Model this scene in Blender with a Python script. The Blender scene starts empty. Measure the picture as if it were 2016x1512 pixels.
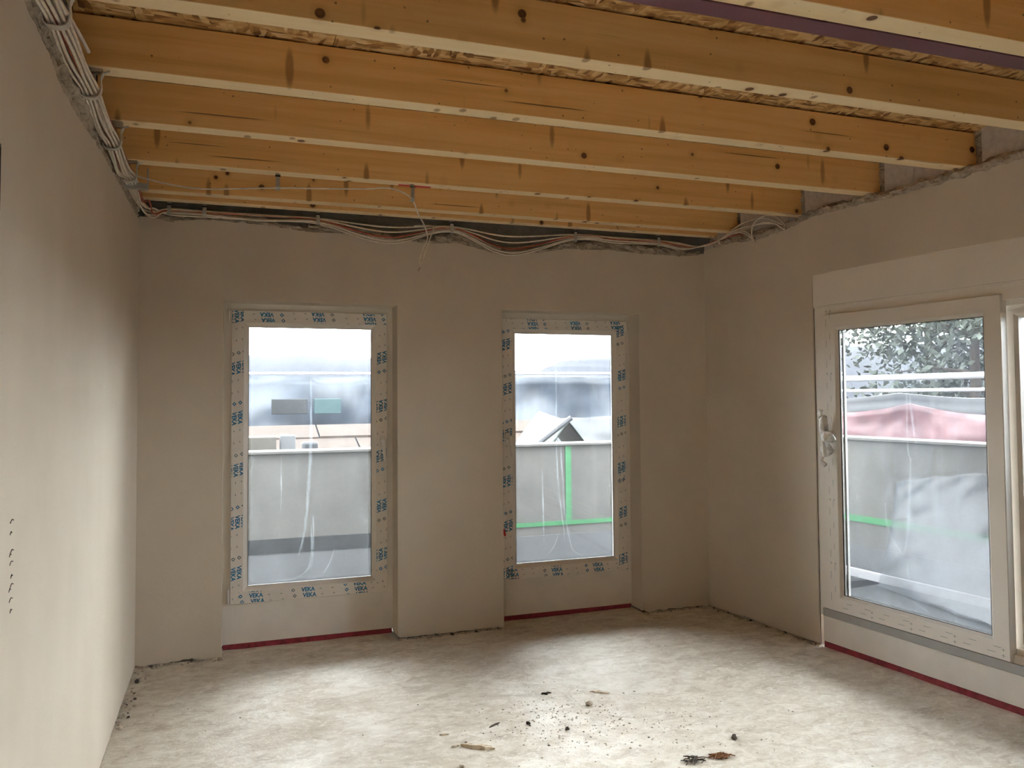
import bpy, bmesh, math, random
from mathutils import Vector, Matrix, noise
random.seed(11)
scn = bpy.context.scene
COL = scn.collection

# ------------------------------------------------------------------ camera, sky, exposure
CAM_POS = Vector((.4928, -5.0601, 1.5))
YAW, PITCH, ROLL = math.radians(19.3554), math.radians(2.1565), math.radians(-.4145)
cd = bpy.data.cameras.new('camera')
cam = bpy.data.objects.new('camera', cd)
COL.objects.link(cam)
_f = Vector((math.sin(YAW)*math.cos(PITCH), math.cos(YAW)*math.cos(PITCH), math.sin(PITCH)))
_r0 = Vector((math.cos(YAW), -math.sin(YAW), 0)); _u0 = _r0.cross(_f)
_r = _r0*math.cos(ROLL)+_u0*math.sin(ROLL); _u = _u0*math.cos(ROLL)-_r0*math.sin(ROLL)
cam.matrix_world = Matrix(((_r.x, _u.x, -_f.x, CAM_POS.x), (_r.y, _u.y, -_f.y, CAM_POS.y), (_r.z, _u.z, -_f.z, CAM_POS.z), (0, 0, 0, 1)))
cd.sensor_width = 36.0
cd.lens = 1587.5/2016*36.0
cd.shift_y = -(756-719.9)/2016
cd.clip_start = .05; cd.clip_end = 500
scn.camera = cam

SKY_STRENGTH = 20.0
world = bpy.data.worlds.new('overcast_sky'); scn.world = world
world.use_nodes = True
_bg = world.node_tree.nodes['Background']
_bg.inputs[0].default_value = (.93, .965, 1.0, 1); _bg.inputs[1].default_value = SKY_STRENGTH

vs = scn.view_settings
vs.view_transform = 'Standard'; vs.look = 'None'; vs.gamma = 1.0; vs.use_curve_mapping = False
vs.exposure = 0.12
scn.cycles.max_bounces = 10; scn.cycles.diffuse_bounces = 7; scn.cycles.glossy_bounces = 2
scn.cycles.transmission_bounces = 6; scn.cycles.transparent_max_bounces = 24
scn.cycles.caustics_reflective = False; scn.cycles.caustics_refractive = False
scn.cycles.sample_clamp_indirect = 8.0

# ------------------------------------------------------------------ room numbers (metres)
XR = 3.7614; ANG = math.radians(6.693); SA, CA = math.sin(ANG), math.cos(ANG)
ROOM = 7.2                      # depth of the room
ZJ = 2.637                      # underside of the joists
ZTOP = 2.819                    # top of the joists / underside of the boards
ZF = -.02                       # floor
F_BACK = lambda u, w, z: (u, w, z)
F_RIGHT = lambda t, w, z: (XR+t*SA+w*CA, -t*CA+w*SA, z)
F_LEFT = lambda u, w, z: (-w, u-ROOM, z)
XRR = XR+ROOM*SA/CA
F_REAR = lambda u, w, z: (XRR-u, -w-ROOM, z)
IDENT = lambda x, y, z: (x, y, z)

# ------------------------------------------------------------------ materials
def new_mat(name):
    m = bpy.data.materials.new(name); m.use_nodes = True
    nt = m.node_tree
    for n in list(nt.nodes): nt.nodes.remove(n)
    out = nt.nodes.new('ShaderNodeOutputMaterial')
    return m, nt, out
def N(nt, typ, **kw):
    n = nt.nodes.new(typ)
    for k, v in kw.items():
        if k.startswith('i_'): n.inputs[k[2:].replace('_', ' ')].default_value = v
        elif k.startswith('n_'): n.inputs[int(k[2:])].default_value = v
        else: setattr(n, k, v)
    return n
def L(nt, a, b): nt.links.new(a, b)
def ramp(nt, src, stops, interp='LINEAR'):
    r = nt.nodes.new('ShaderNodeValToRGB'); r.color_ramp.interpolation = interp
    e = r.color_ramp.elements
    while len(e) > 1: e.remove(e[-1])
    e[0].position = stops[0][0]; c = stops[0][1]; e[0].color = (*c, 1) if len(c) == 3 else c
    for p, c in stops[1:]:
        x = e.new(p); x.color = (*c, 1) if len(c) == 3 else c
    L(nt, src, r.inputs[0]); return r.outputs[0]
def g(v): return (v, v, v)
def mix(nt, fac, a, b, blend='MIX'):
    n = nt.nodes.new('ShaderNodeMix'); n.data_type = 'RGBA'; n.blend_type = blend; n.clamp_factor = True
    for s, v in ((0, fac), (6, a), (7, b)):
        if isinstance(v, (int, float)): n.inputs[s].default_value = v
        elif isinstance(v, tuple): n.inputs[s].default_value = (*v, 1) if len(v) == 3 else v
        else: L(nt, v, n.inputs[s])
    return n.outputs[2]
def mathn(nt, op, a, b=0.0, c=None):
    n = nt.nodes.new('ShaderNodeMath'); n.operation = op
    for i, v in enumerate((a, b) if c is None else (a, b, c)):
        if isinstance(v, (int, float)): n.inputs[i].default_value = v
        else: L(nt, v, n.inputs[i])
    return n.outputs[0]
def coords(nt, scale=(1, 1, 1), rand=False, rot=(0, 0, 0), kind='Object'):
    tc = nt.nodes.new('ShaderNodeTexCoord'); mp = nt.nodes.new('ShaderNodeMapping')
    mp.inputs['Scale'].default_value = scale; mp.inputs['Rotation'].default_value = rot
    src = tc.outputs[kind]
    if rand:
        oi = nt.nodes.new('ShaderNodeObjectInfo')
        vm = nt.nodes.new('ShaderNodeVectorMath'); vm.operation = 'MULTIPLY_ADD'
        vm.inputs[1].default_value = (37.0, 19.0, 53.0)
        cx = nt.nodes.new('ShaderNodeCombineXYZ')
        for i in range(3): L(nt, oi.outputs['Random'], cx.inputs[i])
        L(nt, cx.outputs[0], vm.inputs[0]); L(nt, src, vm.inputs[2]); src = vm.outputs[0]
    L(nt, src, mp.inputs[0]); return mp.outputs[0]
def noise_t(nt, vec, scale, detail=4.0, rough=.55, dist=0.0):
    n = N(nt, 'ShaderNodeTexNoise'); n.inputs['Scale'].default_value = scale; n.inputs['Detail'].default_value = detail
    n.inputs['Roughness'].default_value = rough; n.inputs['Distortion'].default_value = dist
    L(nt, vec, n.inputs['Vector']); return n.outputs['Fac']
def voro(nt, vec, scale, out='Distance', feature='F1', rnd=1.0):
    n = N(nt, 'ShaderNodeTexVoronoi', feature=feature); n.inputs['Scale'].default_value = scale
    n.inputs['Randomness'].default_value = rnd
    L(nt, vec, n.inputs['Vector']); return n.outputs[out]
def principled(nt, out, col, rough=.6, spec=.4, metal=0.0, bump=None, bstr=.3, bdist=.01):
    p = N(nt, 'ShaderNodeBsdfPrincipled')
    if isinstance(col, tuple): p.inputs['Base Color'].default_value = (*col, 1)
    else: L(nt, col, p.inputs['Base Color'])
    if isinstance(rough, (int, float)): p.inputs['Roughness'].default_value = rough
    else: L(nt, rough, p.inputs['Roughness'])
    p.inputs['Specular IOR Level'].default_value = spec; p.inputs['Metallic'].default_value = metal
    if bump is not None:
        b = N(nt, 'ShaderNodeBump'); b.inputs['Strength'].default_value = bstr; b.inputs['Distance'].default_value = bdist
        L(nt, bump, b.inputs['Height']); L(nt, b.outputs[0], p.inputs['Normal'])
    L(nt, p.outputs[0], out.inputs[0]); return p
def simple(name, col, rough=.5, spec=.4, metal=0.0, var=.12, scale=9.0, bstr=.08):
    m, nt, out = new_mat(name)
    v = coords(nt, rand=True); n = noise_t(nt, v, scale, 5)
    c = ramp(nt, n, [(.3, tuple(x*(1-var) for x in col)), (.7, tuple(min(1, x*(1+var)) for x in col))])
    principled(nt, out, c, rough, spec, metal, n, bstr, .004); return m

M = {}
def mk_plaster():
    m, nt, out = new_mat('lime_plaster')
    v = coords(nt, kind='Object'); a = noise_t(nt, v, 1.1, 4, .6); b = noise_t(nt, v, 40, 6, .6)
    st = coords(nt, (1.2, 1.2, .25)); c = noise_t(nt, st, 2.3, 3)
    base = ramp(nt, a, [(.3, (.60, .53, .435)), (.7, (.68, .61, .515))])
    base = mix(nt, mathn(nt, 'MULTIPLY', ramp(nt, c, [(.45, g(0)), (.75, g(1))]), .35), base, (.69, .63, .54))
    h = mathn(nt, 'ADD', mathn(nt, 'MULTIPLY', b, .25), mathn(nt, 'MULTIPLY', a, 1.2))
    principled(nt, out, base, .88, .25, 0, h, .35, .012); return m
M['plaster'] = mk_plaster()
def mk_mortar():
    m, nt, out = new_mat('rough_mortar')
    v = coords(nt); a = noise_t(nt, v, 14, 8, .65); b = voro(nt, v, 60)
    c = ramp(nt, a, [(.3, (.27, .22, .165)), (.5, (.45, .38, .30)), (.72, (.58, .505, .41))])
    principled(nt, out, c, .95, .15, 0, mathn(nt, 'ADD', a, mathn(nt, 'MULTIPLY', b, .4)), .9, .02); return m
M['mortar'] = mk_mortar()
def mk_conc():
    m, nt, out = new_mat('ring_beam_concrete')
    v = coords(nt); a = noise_t(nt, v, 5, 8, .65); b = noise_t(nt, coords(nt, (1, 1, 2.5)), 34, 4, .7)
    c = ramp(nt, a, [(.3, (.17, .155, .135)), (.7, (.30, .275, .245))])
    c = mix(nt, ramp(nt, b, [(.62, g(0)), (.72, g(1))]), c, (.48, .42, .33))
    principled(nt, out, c, .95, .15, 0, mathn(nt, 'ADD', a, b), .8, .015); return m
M['concrete'] = mk_conc()
M['block'] = simple('aerated_block', (.60, .55, .51), .95, .1, 0, .12, 30, .6)
def mk_floor():
    m, nt, out = new_mat('raw_concrete_floor')
    v = coords(nt); s = coords(nt, (1, 1.6, 1))
    a = noise_t(nt, v, 1.3, 5, .6, .4); b = noise_t(nt, s, 7, 8, .68, .6); c = noise_t(nt, v, 38, 6, .7)
    d = noise_t(nt, v, .55, 3)
    col = ramp(nt, b, [(.30, (.42, .355, .27)), (.44, (.60, .535, .44)), (.56, (.70, .645, .55)), (.70, (.82, .775, .69))])
    col = mix(nt, ramp(nt, a, [(.50, g(0)), (.70, g(.55))]), col, (.47, .40, .31))
    col = mix(nt, ramp(nt, d, [(.5, g(0)), (.7, g(.35))]), col, (.66, .62, .56))
    sm = noise_t(nt, s, 19, 6, .68, 1.2)
    col = mix(nt, mathn(nt, 'MULTIPLY', ramp(nt, sm, [(.545, g(0)), (.585, g(1))]), .45), col, (.86, .82, .745))
    col = mix(nt, mathn(nt, 'MULTIPLY', ramp(nt, sm, [(.37, g(1)), (.42, g(0))]), .40), col, (.40, .335, .255))
    fl = ramp(nt, c, [(.66, g(0)), (.74, g(1))])
    col = mix(nt, mathn(nt, 'MULTIPLY', fl, .7), col, (.86, .82, .74))
    dk = ramp(nt, noise_t(nt, v, 55, 5, .75), [(.26, g(1)), (.33, g(0))])
    col = mix(nt, mathn(nt, 'MULTIPLY', dk, .6), col, (.22, .18, .14))
    rg = ramp(nt, a, [(.35, g(.36)), (.65, g(.8))])
    h = mathn(nt, 'ADD', b, mathn(nt, 'MULTIPLY', c, .5))
    principled(nt, out, col, rg, .35, 0, h, .45, .012); return m
M['floor'] = mk_floor()
def mk_wood(name, tones, fine):
    m, nt, out = new_mat(name)
    gr = noise_t(nt, coords(nt, (.55, 13, 13), True), 1.6, 6, .6, .5)
    fi = noise_t(nt, coords(nt, (3, 120, 120), True), 1.5, 3, .6)
    col = ramp(nt, gr, [(.28, tones[0]), (.5, tones[1]), (.75, tones[2])])
    col = mix(nt, mathn(nt, 'MULTIPLY', fi, .30), col, fine)
    k = voro(nt, coords(nt, (1, 1, 1), True), 6.3)
    halo = ramp(nt, k, [(.06, g(1)), (.24, g(0))])
    col = mix(nt, mathn(nt, 'MULTIPLY', halo, .38), col, (.50, .25, .07))
    kn = ramp(nt, k, [(.095, g(1)), (.115, g(0))])
    col = mix(nt, kn, col, ramp(nt, k, [(.0, (.22, .10, .035)), (.08, (.13, .055, .02)), (.11, (.28, .13, .045))]))
    sm = voro(nt, coords(nt, (1, 1, 1), True, (0, 0, .3)), 17)
    col = mix(nt, mathn(nt, 'MULTIPLY', ramp(nt, sm, [(.05, g(1)), (.085, g(0))]), .8), col, (.17, .08, .03))
    sp = voro(nt, coords(nt, (7.0, 5.0, 1.5), True, (0, .12, 0)), 1.35)
    col = mix(nt, mathn(nt, 'MULTIPLY', ramp(nt, sp, [(.11, g(1)), (.18, g(0))]), .75), col, (.30, .145, .045))
    cr = voro(nt, coords(nt, (.36, 5, 20), True), 1.2)
    ck = ramp(nt, cr, [(.065, g(1)), (.09, g(0))])
    col = mix(nt, mathn(nt, 'MULTIPLY', ck, .75), col, (.10, .05, .02))
    principled(nt, out, col, .62, .3, 0, mathn(nt, 'SUBTRACT', fi, mathn(nt, 'MULTIPLY', ck, 2.0)), .15, .004); return m
M['wood'] = mk_wood('yellowed_spruce', ((.74, .42, .135), (.88, .54, .205), (.93, .63, .28)), (.64, .34, .105))
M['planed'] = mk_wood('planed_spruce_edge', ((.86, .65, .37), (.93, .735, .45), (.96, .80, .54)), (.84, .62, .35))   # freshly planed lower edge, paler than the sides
def mk_osb():
    m, nt, out = new_mat('osb_board')
    a = voro(nt, coords(nt, (17, 62, 17), True, (0, 0, .5)), 1, 'Color'); b = voro(nt, coords(nt, (54, 18, 17), True, (0, 0, .25)), 1, 'Color')
    s = noise_t(nt, coords(nt, (1, 1, 1), True), 9, 2)
    mx = mix(nt, ramp(nt, s, [(.45, g(0)), (.55, g(1))]), a, b)
    bw = N(nt, 'ShaderNodeRGBToBW'); L(nt, mx, bw.inputs[0])
    col = ramp(nt, bw.outputs[0], [(.15, (.17, .075, .022)), (.38, (.42, .235, .08)), (.62, (.60, .385, .16)), (.9, (.76, .56, .30))])
    principled(nt, out, col, .6, .35, 0, bw.outputs[0], .6, .006); return m
M['osb'] = mk_osb()
M['pvc'] = simple('white_pvc', (.88, .85, .80), .38, .45, 0, .03, 4, .02)
M['pvc_dull'] = simple('dusty_white_panel', (.88, .85, .80), .6, .3, 0, .05, 6, .05)
M['tape'] = simple('cream_masking_film', (.87, .835, .78), .45, .4, 0, .04, 8, .04)
M['gasket'] = simple('black_gasket', (.03, .03, .032), .6, .3)
M['grey'] = simple('grey_sealing_strip', (.42, .42, .41), .6, .3, 0, .06)
M['redstrip'] = simple('red_foil_strip', (.25, .030, .045), .5, .4, 0, .45, 30, .2)
M['redtape'] = simple('red_marking_tape', (.62, .02, .03), .5, .4, 0, .1)
M['ink'] = simple('blue_print_ink', (.012, .19, .40), .5, .3, 0, .2, 30)
M['ink_grey'] = simple('grey_teal_print_ink', (.16, .24, .26), .5, .3, 0, .4, 60)
M['pen'] = simple('black_marker_ink', (.03, .03, .03), .6, .3)
M['penred'] = simple('red_marker_ink', (.6, .03, .03), .6, .3)
M['cable'] = simple('dusty_white_cable', (.80, .73, .63), .6, .35, 0, .15, 30, .1)
M['cablered'] = simple('red_brown_cable', (.40, .10, .06), .6, .35, 0, .35, 30, .1)
M['galv'] = simple('galvanised_steel', (.52, .52, .50), .45, .5, .75, .12, 25)
M['clipplastic'] = simple('dusty_plastic_strap', (.56, .51, .45), .6, .35, 0, .15, 30)
M['primer'] = simple('red_oxide_primed_steel', (.125, .045, .062), .45, .45, 0, .12, 3)
M['darkbox'] = simple('dark_box_plastic', (.06, .055, .05), .6, .3)
M['chip'] = simple('pale_wood_chip', (.66, .56, .42), .8, .2, 0, .2, 30)
M['crumb'] = simple('mortar_crumb', (.50, .44, .36), .95, .15, 0, .35, 60, .5)
M['darkcrumb'] = simple('dark_crumb', (.10, .085, .07), .9, .2, 0, .3, 60, .4)
M['rust'] = simple('rust_brown_shavings', (.26, .13, .06), .9, .2, 0, .4, 60, .4)
# outside
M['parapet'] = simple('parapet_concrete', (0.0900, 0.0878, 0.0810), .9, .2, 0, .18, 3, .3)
M['membrane'] = simple('grey_membrane', (.085, .088, .092), .7, .3, 0, .1, 3)
M['bitumen'] = simple('bitumen_felt', (.018, .020, .022), .7, .3, 0, .3, 9, .3)
M['green'] = simple('green_sealing_tape', (.030, .145, .055), .5, .4, 0, .25, 25)
M['bluetarp'] = simple('slate_blue_tarpaulin', (0.0203, 0.0270, 0.0383), .45, .5, 0, .4, 3, .6)
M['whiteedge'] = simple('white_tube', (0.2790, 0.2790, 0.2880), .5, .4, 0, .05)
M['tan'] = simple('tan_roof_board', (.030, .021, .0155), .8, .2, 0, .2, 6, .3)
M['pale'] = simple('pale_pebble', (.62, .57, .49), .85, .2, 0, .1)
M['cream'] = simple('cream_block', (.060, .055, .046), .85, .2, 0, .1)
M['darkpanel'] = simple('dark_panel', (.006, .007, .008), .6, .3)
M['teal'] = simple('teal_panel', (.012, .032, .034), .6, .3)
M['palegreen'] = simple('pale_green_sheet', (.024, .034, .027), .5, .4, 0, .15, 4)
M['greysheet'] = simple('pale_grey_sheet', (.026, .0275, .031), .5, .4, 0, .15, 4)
M['redtarp'] = simple('faded_red_tarpaulin', (.105, .046, .052), .5, .4, 0, .3, 4, .4)
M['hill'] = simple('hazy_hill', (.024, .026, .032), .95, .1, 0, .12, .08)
M['leaf'] = simple('grey_green_leaf', (0.0315, 0.0383, 0.0293), .7, .3, 0, .4, 2)
M['bark'] = simple('bark', (0.0315, 0.0248, 0.0203), .9, .2)
M['gravel'] = simple('gravel_ground', (0.0585, 0.0540, 0.0473), .95, .1, 0, .3, .6, .4)
def mk_glass():
    m, nt, out = new_mat('clear_glass')
    t = N(nt, 'ShaderNodeBsdfTransparent'); t.inputs[0].default_value = (.95, .965, .96, 1)
    gl = N(nt, 'ShaderNodeBsdfGlossy'); gl.inputs['Roughness'].default_value = .03
    fr = N(nt, 'ShaderNodeFresnel'); fr.inputs[0].default_value = 1.45
    mx = N(nt, 'ShaderNodeMixShader'); L(nt, fr.outputs[0], mx.inputs[0]); L(nt, t.outputs[0], mx.inputs[1]); L(nt, gl.outputs[0], mx.inputs[2])
    L(nt, mx.outputs[0], out.inputs[0]); return m
M['glass'] = mk_glass()
def mk_film(name, lo, hi, tint=(.82, .87, .95), scale=(5, 5, 1.1), wr=1.0):
    m, nt, out = new_mat(name)
    v = coords(nt, scale, True); a = noise_t(nt, v, 1.6, 6, .6, 1.2 * wr)
    w = voro(nt, coords(nt, (scale[0]*.8, scale[1]*.8, scale[2]*2.2), True, (0, .5, .3)), 1.6, 'Distance', 'DISTANCE_TO_EDGE')
    f = ramp(nt, a, [(.30, g(lo)), (.55, g((lo+hi)/2)), (.78, g(hi))])
    cre = mathn(nt, 'MULTIPLY', ramp(nt, w, [(.0, g(1)), (.02, g(0))]), mathn(nt, 'MULTIPLY', ramp(nt, noise_t(nt, v, .9, 2), [(.48, g(0)), (.68, g(1))]), .07*wr))
    f2 = mathn(nt, 'MINIMUM', mathn(nt, 'ADD', f, cre), .95)
    t = N(nt, 'ShaderNodeBsdfTransparent')
    tr = N(nt, 'ShaderNodeBsdfTranslucent'); tr.inputs[0].default_value = (*tint, 1)
    df = N(nt, 'ShaderNodeBsdfDiffuse'); df.inputs[0].default_value = (*tint, 1)
    gl = N(nt, 'ShaderNodeBsdfGlossy'); gl.inputs['Roughness'].default_value = .25
    m1 = N(nt, 'ShaderNodeMixShader'); m1.inputs[0].default_value = .45; L(nt, tr.outputs[0], m1.inputs[1]); L(nt, df.outputs[0], m1.inputs[2])
    m2 = N(nt, 'ShaderNodeMixShader'); m2.inputs[0].default_value = .06; L(nt, m1.outputs[0], m2.inputs[1]); L(nt, gl.outputs[0], m2.inputs[2])
    m3 = N(nt, 'ShaderNodeMixShader'); L(nt, f2, m3.inputs[0]); L(nt, t.outputs[0], m3.inputs[1]); L(nt, m2.outputs[0], m3.inputs[2])
    L(nt, m3.outputs[0], out.inputs[0]); return m
M['film'] = mk_film('window_film', .014, .05)
M['film_door'] = mk_film('door_film', .03, .09, (.74, .84, 1.0), wr=1.6)
M['fold'] = mk_film('film_fold', .07, .15, (.80, .90, 1.0))
M['wrap'] = simple('crumpled_white_wrap', (.94, .94, .93), .22, .7, 0, .05, 60, .5)
M['sheet'] = mk_film('plastic_sheet', .28, .36, (.12, .13, .15), (1.5, 1.5, 1.5), .3)

# ------------------------------------------------------------------ mesh helpers
WL = {}
def tag(o, label=None, cat=None, group=None, kind=None):
    if label: o['label'] = label
    if cat: o['category'] = cat
    if group: o['group'] = group
    if kind: o['kind'] = kind
    return o
def empty(name, loc=(0, 0, 0)):
    o = bpy.data.objects.new(name, None); COL.objects.link(o); o.location = loc; WL[o.name] = Vector(loc)
    o.empty_display_size = .1; return o
class MB:
    def __init__(s, fn=IDENT): s.v = []; s.f = []; s.fn = fn
    def pts(s, L_):
        b = len(s.v); s.v.extend(tuple(p) for p in L_); return b
    def quad(s, a, b, c, d):
        i = s.pts((a, b, c, d)); s.f.append((i, i+1, i+2, i+3))
    def box(s, a0, a1, b0, b1, c0, c1):
        i = s.pts([(a, b, c) for a in (a0, a1) for b in (b0, b1) for c in (c0, c1)])
        for q in ((0, 1, 3, 2), (4, 6, 7, 5), (0, 4, 5, 1), (2, 3, 7, 6), (0, 2, 6, 4), (1, 5, 7, 3)): s.f.append(tuple(i+k for k in q))
        return s
    def ring(s, u0, u1, z0, z1, prof):
        n = len(prof); i = len(s.v)
        for o, w in prof:
            s.pts([(u0+o, w, z0+o), (u1-o, w, z0+o), (u1-o, w, z1-o), (u0+o, w, z1-o)])
        for k in range(n):
            k2 = (k+1) % n
            for c in range(4):
                d = (c+1) % 4
                s.f.append((i+k*4+c, i+k*4+d, i+k2*4+d, i+k2*4+c))
        return s
    def grid(s, fn, nu, nv):
        i = len(s.v)
        for a in range(nu+1):
            for b in range(nv+1): s.v.append(tuple(fn(a/nu, b/nv)))
        for a in range(nu):
            for b in range(nv):
                k = i+a*(nv+1)+b; s.f.append((k, k+nv+1, k+nv+2, k+1))
        return s
    def tube(s, P, r, n=8, cap=True, rfn=None):
        P = [Vector(p) for p in P]; m = len(P); i = len(s.v)
        T = [(P[min(k+1, m-1)]-P[max(k-1, 0)]).normalized() for k in range(m)]
        a = Vector((0, 0, 1)) if abs(T[0].z) < .9 else Vector((1, 0, 0))
        nrm = (a - T[0]*a.dot(T[0])).normalized()
        for k in range(m):
            nrm = (nrm - T[k]*nrm.dot(T[k])).normalized(); bn = T[k].cross(nrm)
            for j in range(n):
                an = 2*math.pi*j/n; rr = r if rfn is None else rfn(k/(m-1), an, P[k])
                s.v.append(tuple(P[k]+(nrm*math.cos(an)+bn*math.sin(an))*rr))
        for k in range(m-1):
            for j in range(n):
                j2 = (j+1) % n; s.f.append((i+k*n+j, i+k*n+j2, i+(k+1)*n+j2, i+(k+1)*n+j))
        if cap: s.f.append(tuple(i+j for j in range(n))[::-1]); s.f.append(tuple(i+(m-1)*n+j for j in range(n)))
        return s
    def ribbon(s, P, hw, th=.0008, side=Vector((1, 0, 0))):
        P = [Vector(p) for p in P]; m = len(P); i = len(s.v)
        for k in range(m):
            t = (P[min(k+1, m-1)]-P[max(k-1, 0)]).normalized(); h = hw if not callable(hw) else hw(k/(m-1))
            sd = (side - t*side.dot(t)).normalized(); nn = t.cross(sd)
            for a, b in ((-1, -1), (1, -1), (1, 1), (-1, 1)): s.v.append(tuple(P[k]+sd*h*a+nn*th*b))
        for k in range(m-1):
            for j in range(4):
                j2 = (j+1) % 4; s.f.append((i+k*4+j, i+k*4+j2, i+(k+1)*4+j2, i+(k+1)*4+j))
        s.f.append((i+3, i+2, i+1, i)); q = i+(m-1)*4; s.f.append((q, q+1, q+2, q+3)); return s
    def lump(s, c, r, sq=(1, 1, 1), seed=0, amp=.35, sub=1):
        bm = bmesh.new(); bmesh.ops.create_icosphere(bm, subdivisions=sub, radius=1)
        i = len(s.v); rz = seed*2.399
        for v in bm.verts:
            p = v.co*(1+amp*noise.noise(v.co*1.7+Vector((seed*7.1, seed*3.3, 0))))
            x, y, z = p.x*r*sq[0], p.y*r*sq[1], p.z*r*sq[2]
            s.v.append((c[0]+x*math.cos(rz)-y*math.sin(rz), c[1]+x*math.sin(rz)+y*math.cos(rz), c[2]+z))
        bm.verts.index_update()
        for f in bm.faces: s.f.append(tuple(i+v.index for v in f.verts))
        bm.free(); return s
    def build(s, name, mat, parent=None, bevel=0.0, smooth=False, recalc=True, origin=None):
        W = [Vector(s.fn(*p)) for p in s.v]
        if origin is None:
            xs = [p.x for p in W]; ys = [p.y for p in W]; zs = [p.z for p in W]
            origin = Vector(((min(xs)+max(xs))/2, (min(ys)+max(ys))/2, min(zs)))
        else: origin = Vector(origin)
        me = bpy.data.meshes.new(name); me.from_pydata([tuple(p-origin) for p in W], [], s.f)
        if recalc:
            bm = bmesh.new(); bm.from_mesh(me); bmesh.ops.recalc_face_normals(bm, faces=bm.faces); bm.to_mesh(me); bm.free()
        if smooth:
            for p in me.polygons: p.use_smooth = True
        me.materials.append(M[mat] if isinstance(mat, str) else mat)
        o = bpy.data.objects.new(name, me); COL.objects.link(o); WL[o.name] = origin
        if parent is not None: o.parent = parent; o.location = origin - WL[parent.name]
        else: o.location = origin
        if bevel:
            b = o.modifiers.new('bevel', 'BEVEL'); b.width = bevel; b.segments = 2; b.limit_method = 'ANGLE'; b.angle_limit = math.radians(40)
        return o
def spline(P, step=.02):
    P = [Vector(p) for p in P]; Q = [P[0]*2-P[1]]+P+[P[-1]*2-P[-2]]; out = []
    for k in range(1, len(Q)-2):
        a, b, c, d = Q[k-1:k+3]; n = max(2, int((c-b).length/step))
        for j in range(n):
            t = j/n; out.append(.5*((2*b)+(c-a)*t+(2*a-5*b+4*c-d)*t*t+(-a+3*b-3*c+d)*t**3))
    out.append(P[-1]); return out
def lerp_tab(tab, x):
    if x <= tab[0][0]: return tab[0][1]
    for (a, b), (c, d) in zip(tab, tab[1:]):
        if x <= c: return b+(d-b)*(x-a)/(c-a)
    return tab[-1][1]
def n1(x, s=0.0): return noise.noise(Vector((x, s*3.7+.31, s*1.3+.77)))

# ------------------------------------------------------------------ floor
mb = MB()
FX0, FX1, FY0, FY1 = -.34, XRR+.6, -ROOM-.34, .20
def floor_pt(a, b):
    y = FY0+(FY1-FY0)*b; x = FX0+(XR-y*SA/CA+.125-FX0)*a
    z = ZF+.004*noise.noise(Vector((x*1.7, y*1.7, 0)))+.0025*noise.noise(Vector((x*6, y*6, 3)))
    return (x, y, z)
mb.grid(floor_pt, 150, 220)
b0 = len(mb.v)
fl = mb.build('floor', 'floor', smooth=True, recalc=False)
tag(fl, 'raw dusty concrete floor of the unfinished room', 'floor', kind='structure')
# slab under the floor
sl = MB().box(FX0, FX1, FY0, FY1, -.30, -.06).build('slab', 'concrete', fl)

# ------------------------------------------------------------------ walls
def plaster_wall(name, fn, u0, u1, zt, zb, openings, label, depth=.165, step=.0125, reveal=True, mat='plaster'):
    br = set(); n = int((u1-u0)/step)
    for k in range(n+1): br.add(round(u0+(u1-u0)*k/n, 5))
    E = .004
    for a, b, lo, hi in openings:
        br = {x for x in br if not (a-E-.003 < x < a+.003 or b-.003 < x < b+E+.003)}
        br |= {a-E, b+E}
    U = sorted(br); mb = MB(fn)
    for p, q in zip(U, U[1:]):
        c = (p+q)/2; op = [o for o in openings if o[0]-E-1e-6 < c < o[1]+E+1e-6]
        segs = [('b', 't')]
        if op:
            lo, hi = op[0][2], op[0][3]
            segs = ([('b', lo-E)] if lo > .05 else [])+[(hi+E, 't')]
        for s0, s1 in segs:
            z0p, z0q = (zb(p), zb(q)) if s0 == 'b' else (s0, s0)
            z1p, z1q = (zt(p), zt(q)) if s1 == 't' else (s1, s1)
            zs = [(0, 0)]+[(k/3, k/3) for k in (1, 2)]+[(1, 1)]
            for (k0, _), (k1, _) in zip(zs, zs[1:]):
                mb.quad((p, 0, z0p+(z1p-z0p)*k0), (q, 0, z0q+(z1q-z0q)*k0), (q, 0, z0q+(z1q-z0q)*k1), (p, 0, z0p+(z1p-z0p)*k1))
            if s1 == 't': mb.quad((p, 0, z1p), (q, 0, z1q), (q, .022, z1q+.006), (p, .022, z1p+.006))
            if s0 == 'b': mb.quad((p, 0, z0p), (p, .022, z0p), (q, .022, z0q), (q, 0, z0q))
    if reveal:
        for a, b, lo, hi in openings:
            for (x, sx) in ((a, -1), (b, 1)):
                zlo = lo if lo > .05 else zb(x)
                pr = [(x+sx*E, 0), (x+sx*E*.3, E*.3), (x, E), (x, depth)]
                for (ua, wa), (ub, wb) in zip(pr, pr[1:]):
                    dz = lambda w, uu: hi+abs(uu-x)
                    mb.quad((ua, wa, zlo), (ub, wb, zlo), (ub, wb, dz(wb, ub)), (ua, wa, dz(wa, ua)))
            pr = [(E, 0), (E*.3, E*.3), (0, E), (0, depth)]
            for (za, wa), (zb_, wb) in zip(pr, pr[1:]):
                mb.quad((a-za, wa, hi+za), (b+za, wa, hi+za), (b+zb_, wb, hi+zb_), (a-zb_, wb, hi+zb_))
            if lo > .05: mb.quad((a-E, 0, lo-E), (b+E, 0, lo-E), (b, depth, lo), (a, depth, lo))
    o = mb.build(name, mat, recalc=False)
    tag(o, label, 'wall', kind='structure'); return o
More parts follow.
